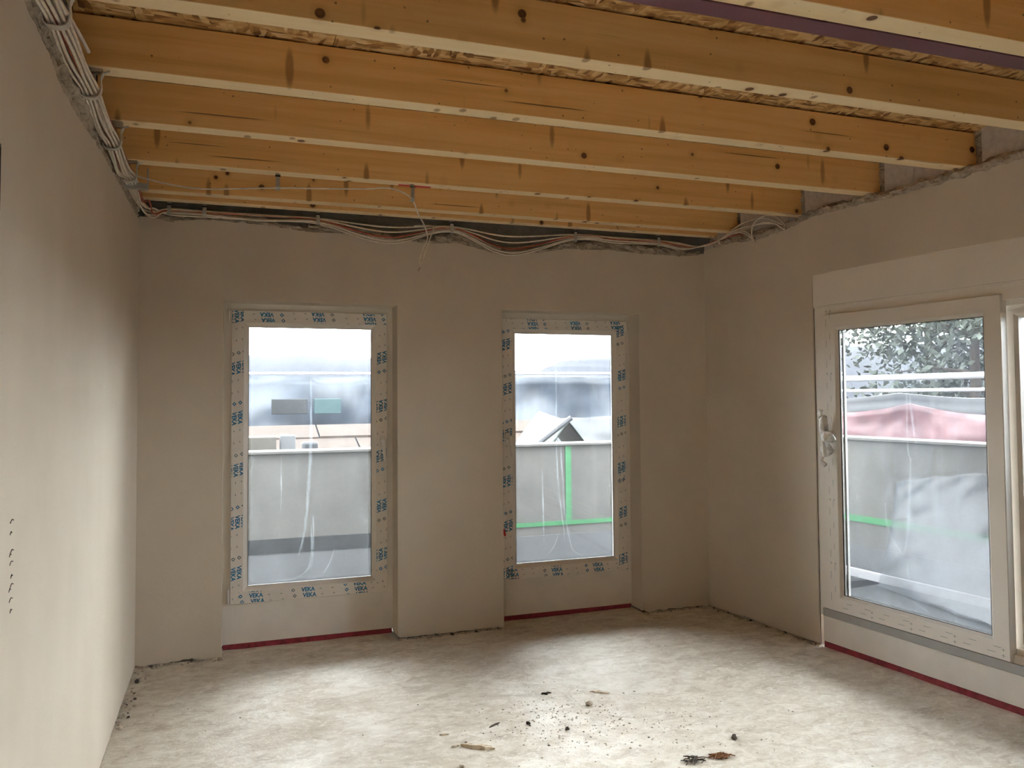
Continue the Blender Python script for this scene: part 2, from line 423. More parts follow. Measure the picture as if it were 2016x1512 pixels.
def ridge(fn, P, name, parent, r=.02, mat='mortar', seed=0, flat=.7):
    pts = spline([(u, w, z) for u, w, z in P], .012)
    def rf(t, an, p):
        q = p*16+Vector((seed*5, 0, 0)); d = Vector((math.cos(an), math.sin(an), 0))
        return r*(.75+.75*noise.noise(q+d*.8)+.35*noise.noise(q*3.3+d*2))
    mb = MB(fn); mb.tube(pts, r, 9, True, rf)
    return mb.build(name, mat, parent, smooth=False)

OPEN_B = [(.4617, 1.4992, 0, 2.081), (2.2038, 3.2217, 0, 2.0727)]
T_BACK = [(0, 2.55), (.07, 2.549), (.15, 2.533), (.344, 2.556), (.63, 2.549), (.99, 2.516), (1.237, 2.524), (1.5, 2.50), (1.726, 2.488), (1.9, 2.504), (2.05, 2.47), (2.176, 2.445), (2.466, 2.467), (2.653, 2.505), (3.0, 2.516), (3.28, 2.502), (3.6, 2.50), (3.78, 2.53)]
zt_b = lambda u: lerp_tab(T_BACK, u)+.007*n1(u*22, 1)+.005*n1(u*70, 2)
zb_b = lambda u: ZF+.012+.012*n1(u*14, 3)+.012*max(0, n1(u*45, 4))
wb = plaster_wall('wall_back', F_BACK, 0, XR, zt_b, zb_b, OPEN_B, 'plastered back wall with two tall window openings')
def masonry(fn, u0, u1, z1, openings, parent, mat='concrete', w0=.022, w1=.36, name='masonry', ztop=3.0):
    mb = MB(fn); x = u0
    for a, b, lo, hi in openings:
        a -= .010; b += .010; hi += .010; lo -= .010
        mb.box(x, a, w0, w1, -.06, z1); mb.box(a, b, w0, w1, hi, z1)
        if lo > .05: mb.box(a, b, w0, w1, -.06, lo)
        x = b
    mb.box(x, u1, w0, w1, -.06, z1)
    return mb.build(name, mat, parent)
masonry(F_BACK, -.36, XR+.36, 3.05, OPEN_B, wb)
ridge(F_BACK, [(u, .012, lerp_tab(T_BACK, u)+.012+.012*n1(u*7, 9)) for u in [.03+.1*k for k in range(38)]], 'plaster_lip', wb, .018, seed=1)
ridge(F_BACK, [(u, .014, lerp_tab(T_BACK, u)+.034+.012*n1(u*5, 8)) for u in [.2, .45, .7]], 'mortar_ridge', wb, .024, seed=2)
ridge(F_BACK, [(u, .012, lerp_tab(T_BACK, u)+.030+.02*n1(u*6, 8)) for u in [.95, 1.1, 1.25, 1.4]], 'mortar_ridge', wb, .022, seed=3)
ridge(F_BACK, [(u, .012, lerp_tab(T_BACK, u)+.036+.015*n1(u*6, 7)) for u in [1.75, 1.9, 2.05, 2.2]], 'mortar_ridge', wb, .026, seed=4)
ridge(F_BACK, [(u, .010, lerp_tab(T_BACK, u)+.032+.012*n1(u*6, 6)) for u in [2.62, 2.8, 3.0, 3.2, 3.4, 3.6]], 'mortar_ridge', wb, .028, seed=5)

T_LEFT = [(0, 2.52), (3.8, 2.50), (4.5, 2.50), (4.686, 2.497), (4.907, 2.463), (5.269, 2.47), (5.745, 2.50), (6.216, 2.519), (6.72, 2.517), (7.09, 2.529), (7.2, 2.535)]
zt_l = lambda u: lerp_tab(T_LEFT, u)+.012*n1(u*13, 11)+.010*n1(u*48, 12)
zb_l = lambda u: ZF+.006+.006*n1(u*14, 13)
wl = plaster_wall('wall_left', F_LEFT, 0, ROOM, zt_l, zb_l, [], 'bare plastered left wall below the cable bundle')
masonry(F_LEFT, -.36, ROOM+.36, 3.05, [], wl)
ridge(F_LEFT, [(u, .012, lerp_tab(T_LEFT, u)+.014+.014*n1(u*6, 19)) for u in [3.4+.12*k for k in range(32)]], 'plaster_lip', wl, .020, seed=6)
ridge(F_LEFT, [(u, .012, lerp_tab(T_LEFT, u)+.055+.018*n1(u*5, 17)) for u in [3.6+.14*k for k in range(26)]], 'mortar_ridge', wl, .030, seed=7)

DOOR0, DOOR1, DOORZ = 1.014, 4.70, 2.2335  # door lengthened towards the viewer, out of view, to let in more light
SIDE0, SIDE1, SIDEZ0, SIDEZ1 = 5.2, 6.9, .30, 2.30   # unseen window added behind the viewer to light the left wall
OPEN_R = [(DOOR0, DOOR1, 0, DOORZ), (SIDE0, SIDE1, SIDEZ0, SIDEZ1)]
T_RIGHT = [(0, 2.55), (.192, 2.558), (.349, 2.559), (.593, 2.54), (.776, 2.552), (1.03, 2.592), (1.4, 2.592), (1.74, 2.589), (2.03, 2.598), (2.3, 2.61), (7.4, 2.61)]
zt_r = lambda u: lerp_tab(T_RIGHT, u)+.006*n1(u*18, 21)+.004*n1(u*60, 22)
zb_r = lambda u: ZF+.010+.010*n1(u*14, 23)+.010*max(0, n1(u*40, 24))
RL = ROOM/CA
wr = plaster_wall('wall_right', F_RIGHT, 0, RL, zt_r, zb_r, OPEN_R, 'plastered right wall around the sliding door', depth=.06)
masonry(F_RIGHT, -.40, RL+.36, 2.60, OPEN_R, wr, 'block', w0=.022, w1=.13)
ridge(F_RIGHT, [(u, .002, lerp_tab(T_RIGHT, u)+.020+.008*n1(u*5, 29)) for u in [.12+.12*k for k in range(40)]], 'mortar_ridge', wr, .031, seed=8)
# unseen rear wall, given a dark finish to weaken light from behind
OPEN_REAR = []
we = plaster_wall('wall_rear', F_REAR, 0, XRR, lambda u: 2.55+.01*n1(u*15, 31), lambda u: ZF+.008, OPEN_REAR, 'unseen rear wall behind the viewer, kept dark to cut bounced light', step=.05, mat='concrete')
masonry(F_REAR, -.36, XRR+.36, 3.05, OPEN_REAR, we)

# ------------------------------------------------------------------ joists
JOIST_Y = [-.120, -.308, -.886, -1.468, -2.033, -2.613, -3.180, -3.765, -4.345, -4.925, -5.505, -6.085, -6.665, -7.10]
JW = .085
ORD = ['rim', 'first', 'second', 'third', 'fourth', 'fifth', 'sixth', 'seventh']
def right_x(y): return XR-y*SA/CA
for k, y in enumerate(JOIST_Y):
    x1 = right_x(y)+.11
    z0, z1 = ZJ, ZTOP-.006
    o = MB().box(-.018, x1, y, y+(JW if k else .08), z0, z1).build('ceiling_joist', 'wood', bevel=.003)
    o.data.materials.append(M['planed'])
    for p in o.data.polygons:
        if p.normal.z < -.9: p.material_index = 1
    if k == 0: lab = 'wooden rim joist lying along the top of the back wall'
    elif k < 8: lab = '%s spruce ceiling joist counted from the back wall' % ORD[k]
    else: lab = '%s ceiling joist from the back wall, behind the viewer' % ['eighth', 'ninth', 'tenth', 'eleventh', 'twelfth', 'thirteenth'][k-8]
    tag(o, lab, 'joist', 'spruce ceiling joists')
# red tape on the second joist from the wall
rt = MB().box(1.345, 1.522, -.83, -.7985, ZJ-.0012, ZJ-.0002).build('marking_tape', 'redtape')
tag(rt, 'red tape stuck to a joist underside above the left window', 'tape')

# boards above the joists
ce = empty('ceiling', (0, -3.6, ZTOP)); tag(ce, 'oriented strand board ceiling lying on the joists', 'ceiling', kind='structure')
bx = -.03
xs = [-.03]
x = .18
while x < XRR+.3: xs.append(x); x += .675
xs.append(XRR+.35)
yrow = [[-7.25, -5.6, -3.1, -.6, .02], [-7.25, -6.8, -4.3, -1.8, .02]]
for i, (a, b) in enumerate(zip(xs, xs[1:])):
    r = yrow[i % 2]
    for c, d in zip(r, r[1:]):
        dz = .0015*random.random()
        MB().box(a+.001, b-.0015, c+.001, d-.0015, ZTOP+dz, ZTOP+.022+dz).build('osb_board', 'osb', ce)
MB().box(-.4, XRR+.6, -7.6, .4, ZTOP+.06, ZTOP+.10).build('deck', 'osb', ce)

# steel beam between the sixth joist and the boards
mb = MB(); ya, yb = -3.094, -3.018; zb0 = ZJ-.004; xe = right_x(-3.05)+.05
P = [(ya, zb0), (yb, zb0), (yb, zb0+.010), (-3.053, zb0+.013), (-3.053, zb0+.185), (yb, zb0+.188), (yb, zb0+.198), (ya, zb0+.198), (ya, zb0+.188), (-3.059, zb0+.185), (-3.059, zb0+.013), (ya, zb0+.010)]
i0 = mb.pts([(-.015, p, q) for p, q in P]); i1 = mb.pts([(xe, p, q) for p, q in P]); n = len(P)
for k in range(n): mb.f.append((i0+k, i0+(k+1) % n, i1+(k+1) % n, i1+k))
mb.f.append(tuple(i0+k for k in range(n))[::-1]); mb.f.append(tuple(i1+k for k in range(n)))
tag(mb.build('steel_beam', 'primer'), 'dark red primed steel beam beside the sixth joist', 'beam')

# aerated blocks between the joist ends on the right wall, and mortar in the pockets
spans = []
for ya_, yb_ in zip(JOIST_Y[1:], JOIST_Y[2:]): spans.append((-(ya_)/CA, -(yb_+JW)/CA))
spans.insert(0, (.02, -(JOIST_Y[1]+JW)/CA))
for k, (t0, t1) in enumerate(spans):
    t0b = t0+.055; t1b = t1-.006
    if t1b-t0b < .05: continue
    cuts = [t0b, t1b]
    if k == 3: cuts = [t0b, 1.72, t1b]
    elif k > 4 and t1b-t0b > .4: cuts = [t0b, t0b+.2+.02*(k % 3), t1b]
    for a, b in zip(cuts, cuts[1:]):
        if b-a < .03: continue
        MB(F_RIGHT).box(a+.001, b-.0015, .020+.002*random.random(), .30, 2.602, 2.86).build('masonry_block', 'block', wr, bevel=.003)
    # mortar filling of the pocket
    mb = MB(F_RIGHT); s = k*3.1
    mb.grid(lambda a, b: (t0+.002+(.056)*a, .045+.012*noise.noise(Vector((a*3+s, b*9, 2)))+.01*noise.noise(Vector((a*8+s, b*25, 5))), 2.60+.25*b), 6, 26)
    mb.build('pocket_mortar', 'mortar', wr, recalc=False)
# upper masonry behind the pockets
MB(F_RIGHT).box(-.40, RL+.36, .305, .36, 2.60, 3.05).build('upper_wall', 'concrete', wr)

# ------------------------------------------------------------------ lettering helpers
def text_2d(body, bold=.018):
    cu = bpy.data.curves.new('t', 'FONT'); cu.body = body; cu.offset = bold; cu.resolution_u = 2; cu.align_x = 'LEFT'
    o = bpy.data.objects.new('t', cu); COL.objects.link(o)
    bpy.context.view_layer.update()
    me = bpy.data.meshes.new_from_object(o.evaluated_get(bpy.context.evaluated_depsgraph_get()))
    V = [(v.co.x, v.co.y) for v in me.vertices]; F = [tuple(p.vertices) for p in me.polygons]
    bpy.data.objects.remove(o); bpy.data.curves.remove(cu); bpy.data.meshes.remove(me)
    x0 = min(v[0] for v in V); x1 = max(v[0] for v in V); y0 = min(v[1] for v in V); y1 = max(v[1] for v in V)
    return [((a-x0)/(x1-x0), (b-y0)/(y1-y0)) for a, b in V], F
VEKA = text_2d('VEKA', .036)
def clip2d(V, F, s0, s1, c0, c1):
    bm = bmesh.new(); vs_ = [bm.verts.new((a, b, 0)) for a, b in V]
    for f in F:
        try: bm.faces.new([vs_[i] for i in f])
        except ValueError: pass
    for co, no in (((s0, 0, 0), (-1, 0, 0)), ((s1, 0, 0), (1, 0, 0)), ((0, c0, 0), (0, -1, 0)), ((0, c1, 0), (0, 1, 0))):
        bmesh.ops.bisect_plane(bm, geom=bm.verts[:]+bm.edges[:]+bm.faces[:], plane_co=co, plane_no=no, clear_outer=True)
    bm.verts.index_update(); V2 = [(v.co.x, v.co.y) for v in bm.verts]; F2 = [tuple(v.index for v in f.verts) for f in bm.faces]
    bm.free(); return V2, F2
def tape_print(length, width, s_first, period, c_off):
    """word rows and small marks on one strip of masking film, in strip coordinates (s along, c across)"""
    blue = ([], []); grey = ([], [])
    def add(dst, V, F):
        V, F = clip2d(V, F, 0.004, length-.004, .002, width-.002)
        b = len(dst[0]); dst[0].extend(V); dst[1].extend(tuple(b+i for i in f) for f in F)
    def diamond(dst, s, c, r):
        V = [(s+r*a*q, c+r*b*q) for q in (1, .45) for a, b in ((1, 0), (0, 1), (-1, 0), (0, -1))]
        F = [(k, (k+1) % 4, 4+(k+1) % 4, 4+k) for k in range(4)]
        add(dst, V, F)
    s = s_first-period; rowp = .0345; k0 = 0
    while s < length:
        off = (c_off+.011*k0) % rowp - rowp
        for r in range(5):
            c = off+r*rowp; sh = -.009*r
            if c > width: break
            add(blue, [(s+sh+.083*a, c+.0275*b) for a, b in VEKA[0]], VEKA[1])
            d = blue if k0 % 2 else grey
            diamond(d, s+sh-.048, c+.014, .0125)
            for q in (.118, .19):
                w_, l_ = .0009, .008
                for dx, dy in ((l_, w_), (w_, l_*.7)):
                    add(grey, [(s+sh+q-dx, c+.012-dy), (s+sh+q+dx, c+.012-dy), (s+sh+q+dx, c+.012+dy), (s+sh+q-dx, c+.012+dy)], [(0, 1, 2, 3)])
        s += period; k0 += 1
    return blue, grey
def put_print(dst, fn, map2, w, name, mat, parent):
    if not dst[0]: return
    mb = MB(fn); mb.v = [(map2(a, b)[0], w, map2(a, b)[1]) for a, b in dst[0]]; mb.f = list(dst[1])
    mb.build(name, mat, parent, recalc=False)

# ------------------------------------------------------------------ windows in the back wall
def handle(fn, u, z, w, parent, side, name='handle'):
    h = MB(fn); h.box(u-.015, u+.015, w-.012, w, z-.036, z+.036)
    h.tube([(u, w-.008, z), (u, w-.060, z)], .010, 10)
    P_ = spline([(u, w-.058, z+.012), (u, w-.064, z-.01), (u+side*.005, w-.066, z-.06), (u+side*.010, w-.064, z-.120)], .01)
    h.tube(P_, .010, 10, True, lambda t, an, p: .013-.003*t)
    return h.build(name, 'pvc', parent, bevel=.002)
def build_window(name, u0, u1, ztop, s, gl, prints, hinge_side, label):
    e = empty(name, ((u0+u1)/2, .18, ZF)); tag(e, label, 'window', kind='structure')
    WF = .160; WS = .140
    MB().ring(u0-.009, u1+.009, .012, ztop+.009, [(0, .235), (0, WF), (.078, WF), (.078, .235)]).build('outer_frame', 'pvc', e, bevel=.002)
    MB().box(u0+.0685, u1-.0685, WF-.0005, .20, .0125, s[2]+.05).build('lower_panel', 'pvc_dull', e, bevel=.001)
    MB().box(u0+.004, u1-.004, WF+.006, .20, -.032, .0115).build('red_strip', 'redstrip', e)
    sa = MB().ring(s[0], s[1], s[2], s[3], [(0, .176), (0, WS+.003), (.003, WS), (.074, WS), (.078, WS+.002), (.096, WS+.016), (.101, WS+.018), (.101, .176)]).build('sash', 'pvc', e)
    g0, g1, gz0, gz1 = s[0]+.101, s[1]-.101, s[2]+.100, s[3]-.101
    MB().ring(g0-.0005, g1+.0005, gz0-.0005, gz1+.0005, [(0, WS+.022), (0, WS+.019), (.004, WS+.019), (.004, WS+.022)]).build('gasket', 'gasket', sa)
    pane = MB().box(g0-.01, g1+.01, WS+.024, WS+.028, gz0-.01, gz1+.01).build('glass_pane', 'glass', sa)
    # protective film on the outside of the glass, slightly wavy
    fm = MB(); fm.grid(lambda a, b: (g0+.014+(g1-g0-.028)*a, WS+.036+.0025*noise.noise(Vector((a*5+u0*3, b*9, 1))), gz0+.012+(gz1-gz0-.02)*b), 26, 60)
    fm.build('protective_film', 'film', sa, smooth=True, recalc=False)
    # masking film strips with print
    TW = .070; wt = WS-.0004
    Lz = s[3]-s[2]; Lu = s[1]-s[0]
    strips = [('left', Lz, lambda a, b: (s[0]+.003+b, s[3]-a)), ('right', Lz, lambda a, b: (s[1]-.003-b, s[2]+a)),
              ('top', Lu, lambda a, b: (s[1]-a, s[3]-.003-b)), ('bottom', Lu, lambda a, b: (s[0]+a, s[2]+.003+b))]
    for nm, ln, mp in strips:
        q = [mp(.003, 0), mp(ln-.003, 0), mp(ln-.003-TW, TW), mp(.003+TW, TW)]
        t = MB(); t.pts([(a, wt, b) for a, b in q]+[(a, wt+.0003, b) for a, b in q])
        t.f = [(0, 1, 2, 3), (7, 6, 5, 4), (0, 4, 5, 1), (1, 5, 6, 2), (2, 6, 7, 3), (3, 7, 4, 0)]
        to = t.build('masking_film', 'tape', e)
        b_, g_ = tape_print(ln, TW, prints[nm][0], prints[nm][1], prints[nm][2])
        put_print(b_, IDENT, mp, wt-.0004, 'lettering', 'ink', to)
        put_print(g_, IDENT, mp, wt-.0004, 'printed_marks', 'ink_grey', to)
    hu = s[0]-.011 if hinge_side < 0 else s[1]+.011
    for z0, z1 in ((s[2]+.006, s[2]+.092), (s[3]-.075, s[3]-.006)):
        h = MB(); h.tube([(hu, WS+.004, z0), (hu, WS+.004, z1)], .0085, 10); h.box(hu-.008, hu+.008, WS+.004, WF+.002, z0+.004, z1-.004)
        h.build('hinge', 'pvc', e)
    return e, sa, (g0, g1, gz0, gz1)
w1, sash1, G1 = build_window('window_1', .4617, 1.4992, 2.081, (.5055, 1.462, .253, 2.039), None,
    {'left': (.007, .313, .004), 'right': (.205, .317, .016), 'top': (.081, .318, .010), 'bottom': (.118, .318, .018)}, -1,
    'left tall white window with printed masking film, blue strip on its pane')
w2, sash2, G2 = build_window('window_2', 2.2038, 3.2217, 2.0727, (2.2445, 3.186, .256, 2.033), None,
    {'left': (.144, .31, .020), 'right': (.05, .325, .012), 'top': (.04, .32, .020), 'bottom': (.04, .32, .006)}, 1,
    'right tall white window with printed masking film, green tape visible outside')
handle(F_BACK, 1.425, 1.215, .1395, w1, 1)
handle(F_BACK, 2.283, 1.215, .1395, w2, 1)
# pen marks on the right window
mb = MB(F_BACK)
for st in ([(3.128, .925), (3.140, .960), (3.150, .995), (3.158, 1.01)], [(3.118, .89), (3.130, .905), (3.142, .895), (3.135, .88), (3.120, .875)], [(3.150, .88), (3.160, .90), (3.165, .93)]):
    mb.tube(spline([(a, .1392, b) for a, b in st], .004), .0014, 5)
mb.build('pen_mark', 'pen', w2)
MB(F_BACK).ribbon([(2.25, .1391, .60), (2.256, .1391, .575), (2.262, .1391, .555)], .008, .0003).build('red_mark', 'penred', w2)

# loose strips and folds of film on the panes
def fold(pts, hw, parent, fn=F_BACK, w=.150, mat='fold'):
    m_ = len(pts); P_ = spline([(a, w-.004-.010*math.sin(math.pi*k/(m_-1)), b) for k, (a, b) in enumerate(pts)], .012)
    mb = MB(fn); mb.ribbon(P_, (lambda t: hw*(.45+.55*math.sin(math.pi*min(1, t*.9+.08)))), .0006)
    return mb.build('film_fold', mat, parent)
fold([(.980, 1.444), (.981, 1.253), (.966, .936), (.945, .685), (.908, .521)], .0105, sash1)
fold([(.977, 1.62), (.980, 1.50), (.981, 1.40)], .004, sash1)
fold([(.982, .70), (.985, .541), (.961, .432), (.875, .372)], .006, sash1)
fold([(.995, .76), (.995, .62), (.990, .48), (.975, .43)], .005, sash1)
fold([(1.06, .40), (1.10, .47), (1.13, .56)], .004, sash1)
fold([(.80, 1.15), (.802, .95), (.80, .80)], .003, sash1)
fold([(.66, .368), (.80, .374), (.95, .392)], .006, sash1)
fold([(2.537, .985), (2.538, .727), (2.546, .50)], .0055, sash2)
fold([(2.645, 1.143), (2.655, .861), (2.690, .578), (2.700, .50)], .0055, sash2)
fold([(2.675, 1.15), (2.690, .90), (2.700, .68), (2.735, .50), (2.765, .42), (2.845, .376)], .0065, sash2)
fold([(2.64, 1.93), (2.642, 1.55), (2.645, 1.143)], .004, sash2)
fold([(2.58, .41), (2.62, .47), (2.66, .55)], .003, sash2)
fold([(2.60, .372), (2.72, .366), (2.86, .372)], .005, sash2)

# ------------------------------------------------------------------ sliding door in the right wall
d1 = empty('door_1', F_RIGHT(2.1, .06, ZF)); tag(d1, 'white sliding terrace door with roller shutter box above', 'door', kind='structure')
FR = F_RIGHT
MB(FR).box(DOOR0+.001, DOOR1-.001, .002, .34, 2.0335, DOORZ+.008).build('shutter_box', 'pvc', d1, bevel=.003)
MB(FR).ring(DOOR0-.009, DOOR1+.009, .165, 2.0325, [(0, .075), (0, .012), (.002, .010), (.085, .010), (.085, .036), (.112, .036), (.112, .075)]).build('door_frame', 'pvc', d1, bevel=.002)
MB(FR).box(DOOR0+.004, DOOR1-.004, .004, .03, 2.022, 2.0332).build('head_trim', 'pvc', d1, bevel=.002)
MB(FR).box(DOOR0+.036, DOOR1-.01, -.004, .02, .167, .212).build('grey_strip', 'grey', d1)
MB(FR).box(DOOR0+.030, DOOR1-.01, .002, .18, .014, .166).build('lower_panel', 'pvc_dull', d1, bevel=.002)
MB(FR).box(DOOR0+.030, DOOR1-.01, .008, .18, -.032, .0135).build('red_strip', 'redstrip', d1)
MB(FR).box(DOOR0+.0008, DOOR0+.004, .0090, .0100, -.01, 2.03).build('joint_gap', 'gasket', d1)
MB(FR).box(2.19, DOOR1-.08, .011, .11, .1668, .214).build('rail', 'galv', d1)
S = (1.104, 2.193, .217, 1.975)
WS = -.012
ds = MB(FR).ring(S[0], S[1], S[2], S[3], [(0, .035), (0, WS+.003), (.003, WS), (.080, WS), (.084, WS+.002), (.095, WS+.016), (.098, WS+.018), (.098, .024)]).build('sliding_sash', 'pvc', d1)
MB(FR).box(S[0]+.02, S[1]-.03, .020, .05, S[3]+.001, S[3]+.011).build('top_gap', 'gasket', d1)
dg = (S[0]+.098, S[1]-.098, S[2]+.098, S[3]-.098)
MB(FR).ring(dg[0]-.0005, dg[1]+.0005, dg[2]-.0005, dg[3]+.0005, [(0, WS+.024), (0, WS+.019), (.004, WS+.019), (.004, WS+.024)]).build('gasket', 'gasket', ds)
MB(FR).box(dg[0]-.01, dg[1]+.01, WS+.026, WS+.030, dg[2]-.01, dg[3]+.01).build('glass_pane', 'glass', ds)
fm = MB(FR); fm.grid(lambda a, b: (dg[0]+.022+(dg[1]-dg[0]-.04)*a, WS+.042+.006*noise.noise(Vector((a*6, b*9, 4)))+.003*noise.noise(Vector((a*16, b*20, 7))), dg[2]+.008+(dg[3]-dg[2]-.016)*b), 40, 80)
fm.build('protective_film', 'film_door', ds, smooth=True, recalc=False)
MB(FR).box(dg[0]+.012, dg[0]+.022, WS+.031, WS+.048, dg[2], dg[3]).build('spacer_bar', 'grey', ds)
# fixed half behind it
S2 = (2.13, DOOR1-.072, .215, 1.962)
fs = MB(FR).ring(S2[0], S2[1], S2[2], S2[3], [(0, .14), (0, .062), (.002, .060), (.080, .060), (.095, .075), (.098, .14)]).build('fixed_sash', 'pvc', d1)
MB(FR).box(S2[0]+.088, S2[1]-.088, .095, .100, S2[2]+.088, S2[3]-.088).build('glass_pane', 'glass', fs)
fm = MB(FR); fm.grid(lambda a, b: (S2[0]+.10+(S2[1]-S2[0]-.2)*a, .108+.004*noise.noise(Vector((a*6, b*9, 14))), S2[2]+.10+(S2[3]-S2[2]-.2)*b), 20, 40)
fm.build('protective_film', 'film_door', fs, smooth=True, recalc=False)
# faint print on the sash
mb = MB(FR)
def dash(t, z, lt, lz): mb.box(t-lt, t+lt, WS-.0005, WS-.0002, z-lz, z+lz)
for k in range(14):
    z = .30+.125*k
    dash(S[0]+.022, z, .0008, .022); dash(S[0]+.050, z+.045, .0008, .018)
    if k % 3 == 1:
        for o in (.025, .055): dash(S[0]+o, z+.07, .007, .0008); dash(S[0]+o, z+.07, .0008, .008)
for k in range(8):
    t = S[0]+.12+.125*k
    dash(t, S[2]+.030, .020, .0008); dash(t+.03, S[2]+.058, .020, .0008)
    if k % 2 == 1:
        for o in (.022, .050): dash(t+.06, S[2]+o, .009, .0008); dash(t+.06, S[2]+o, .0008, .008)
mb.build('printed_marks', 'ink_grey', ds)
# film folds on the door pane
for pts, hw in (([(1.649, 1.60), (1.652, 1.346), (1.654, 1.181), (1.66, 1.14)], .005), ([(1.665, 1.50), (1.680, 1.40), (1.698, 1.205)], .006), ([(1.494, .889), (1.505, .80), (1.532, .71), (1.603, .615)], .008), ([(1.603, .615), (1.639, .74), (1.655, .95), (1.662, 1.154)], .009), ([(1.625, .585), (1.637, .53), (1.637, .47)], .006), ([(1.60, .40), (1.70, .37), (1.78, .33)], .005), ([(1.90, .33), (1.915, .38), (1.92, .41)], .004), ([(1.58, .44), (1.56, .39), (1.60, .345), (1.70, .335)], .004)):
    fold(pts, hw, ds, FR, .018)
# wrapped handle
hd = handle(FR, 1.145, 1.245, -.012, d1, 1)
mb = MB(FR)
mb.lump((1.128, -.055, 1.315), .045, (.55, .55, 1.25), 3, .5, 3)
mb.lump((1.165, -.060, 1.245), .046, (1.0, .8, .85), 5, .5, 3)
mb.lump((1.145, -.050, 1.165), .040, (.95, .6, .85), 8, .55, 3)
mb.tube(spline([(1.118, -.05, 1.13), (1.105, -.055, 1.10), (1.135, -.05, 1.075)], .01), .010, 8, True, lambda t, an, p: .012+.006*noise.noise(p*60+Vector((an, 0, 0))))
mb.ribbon(spline([(1.118, -.06, 1.36), (1.108, -.062, 1.385), (1.112, -.05, 1.405)], .01), .018, .0008)
mb.build('plastic_wrap', 'wrap', d1, smooth=True)

# unseen window added further along the right wall for extra room light
w3 = empty('fill_window', F_RIGHT((SIDE0+SIDE1)/2, .1, SIDEZ0)); tag(w3, 'wide white unseen window added behind the viewer to brighten the left wall', 'window', kind='structure')
for a, b in ((SIDE0+.001, (SIDE0+SIDE1)/2-.001), ((SIDE0+SIDE1)/2+.001, SIDE1-.001)):
    s_ = MB(F_RIGHT).ring(a, b, SIDEZ0+.001, SIDEZ1-.001, [(0, .12), (0, .05), (.07, .05), (.07, .12)]).build('fixed_sash', 'pvc', w3, bevel=.002)
    MB(F_RIGHT).box(a+.065, b-.065, .08, .085, SIDEZ0+.066, SIDEZ1-.066).build('glass_pane', 'glass', s_)

# ------------------------------------------------------------------ cables on the left wall
LZ = [(-7.15, 2.57), (-5.5, 2.575), (-4.6, 2.56), (-3.7, 2.57), (-3.1, 2.575), (-2.58, 2.568), (-2.315, 2.578), (-2.013, 2.575), (-1.75, 2.568), (-1.44, 2.562), (-1.153, 2.548), (-.87, 2.575), (-.735, 2.575), (-.60, 2.562), (-.42, 2.548), (-.2, 2.56)]
CLIPS_L = [-6.65, -5.5, -4.92, -4.34, -3.76, -3.17, -2.575, -2.0, -1.44, -.86, -.735]
def clip_near(y): return min(abs(y-c) for c in CLIPS_L)
rnd = random.Random(5)
slots = [(.008, -.022), (.020, -.024), (.033, -.022), (.046, -.018), (.010, -.010), (.024, -.011), (.038, -.008), (.052, -.004), (.014, .002), (.030, .003), (.046, .008)]
corner_cables = []
for i, (dx, dz) in enumerate(slots):
    P_ = []; y = -7.1; red = (i == 10)
    while y < -.66:
        nr = clip_near(y); free = min(1.0, nr/.25)
        px = dx+.006+free*.012*n1(y*2.1, 40+i); pz = lerp_tab(LZ, y)+dz*(1+.5*free)-free*.012*(1+n1(y*1.3, 60+i))+free*.010*n1(y*4, 80+i)
        P_.append((max(.008, px+.004), y, pz)); y += .115
    if i < 6:
        z0 = [2.60, 2.59, 2.58, 2.575, 2.57, 2.585][i]
        corner_cables.append((P_, i)); continue
    else:
        P_.append((dx+.010, -.62, lerp_tab(LZ, -.62)+dz))
        if i > 7: P_ += [(dx*.7+.02, -.45, 2.56+dz*.4), (.05, -.30+.04*(i-8), 2.575)]
    o = MB().tube(spline(P_, .03), .0052, 7).build('cable', 'cablered' if red else 'cable', smooth=True)
    tag(o, 'red cable at the edge of the bundle along the left wall' if red else 'dusty white cable ending in the bundle along the left wall', 'cable', 'cables bundled along the left wall')
# cut-off cable end sticking out of the bundle
o = MB().tube(spline([(.03, -2.75, 2.60), (.045, -2.55, 2.605), (.060, -2.38, 2.602), (.068, -2.25, 2.598)], .02), .0062, 8).build('cable', 'cable', smooth=True)
tag(o, 'short cut cable end sticking out over the fourth joist', 'cable', 'cables bundled along the left wall')

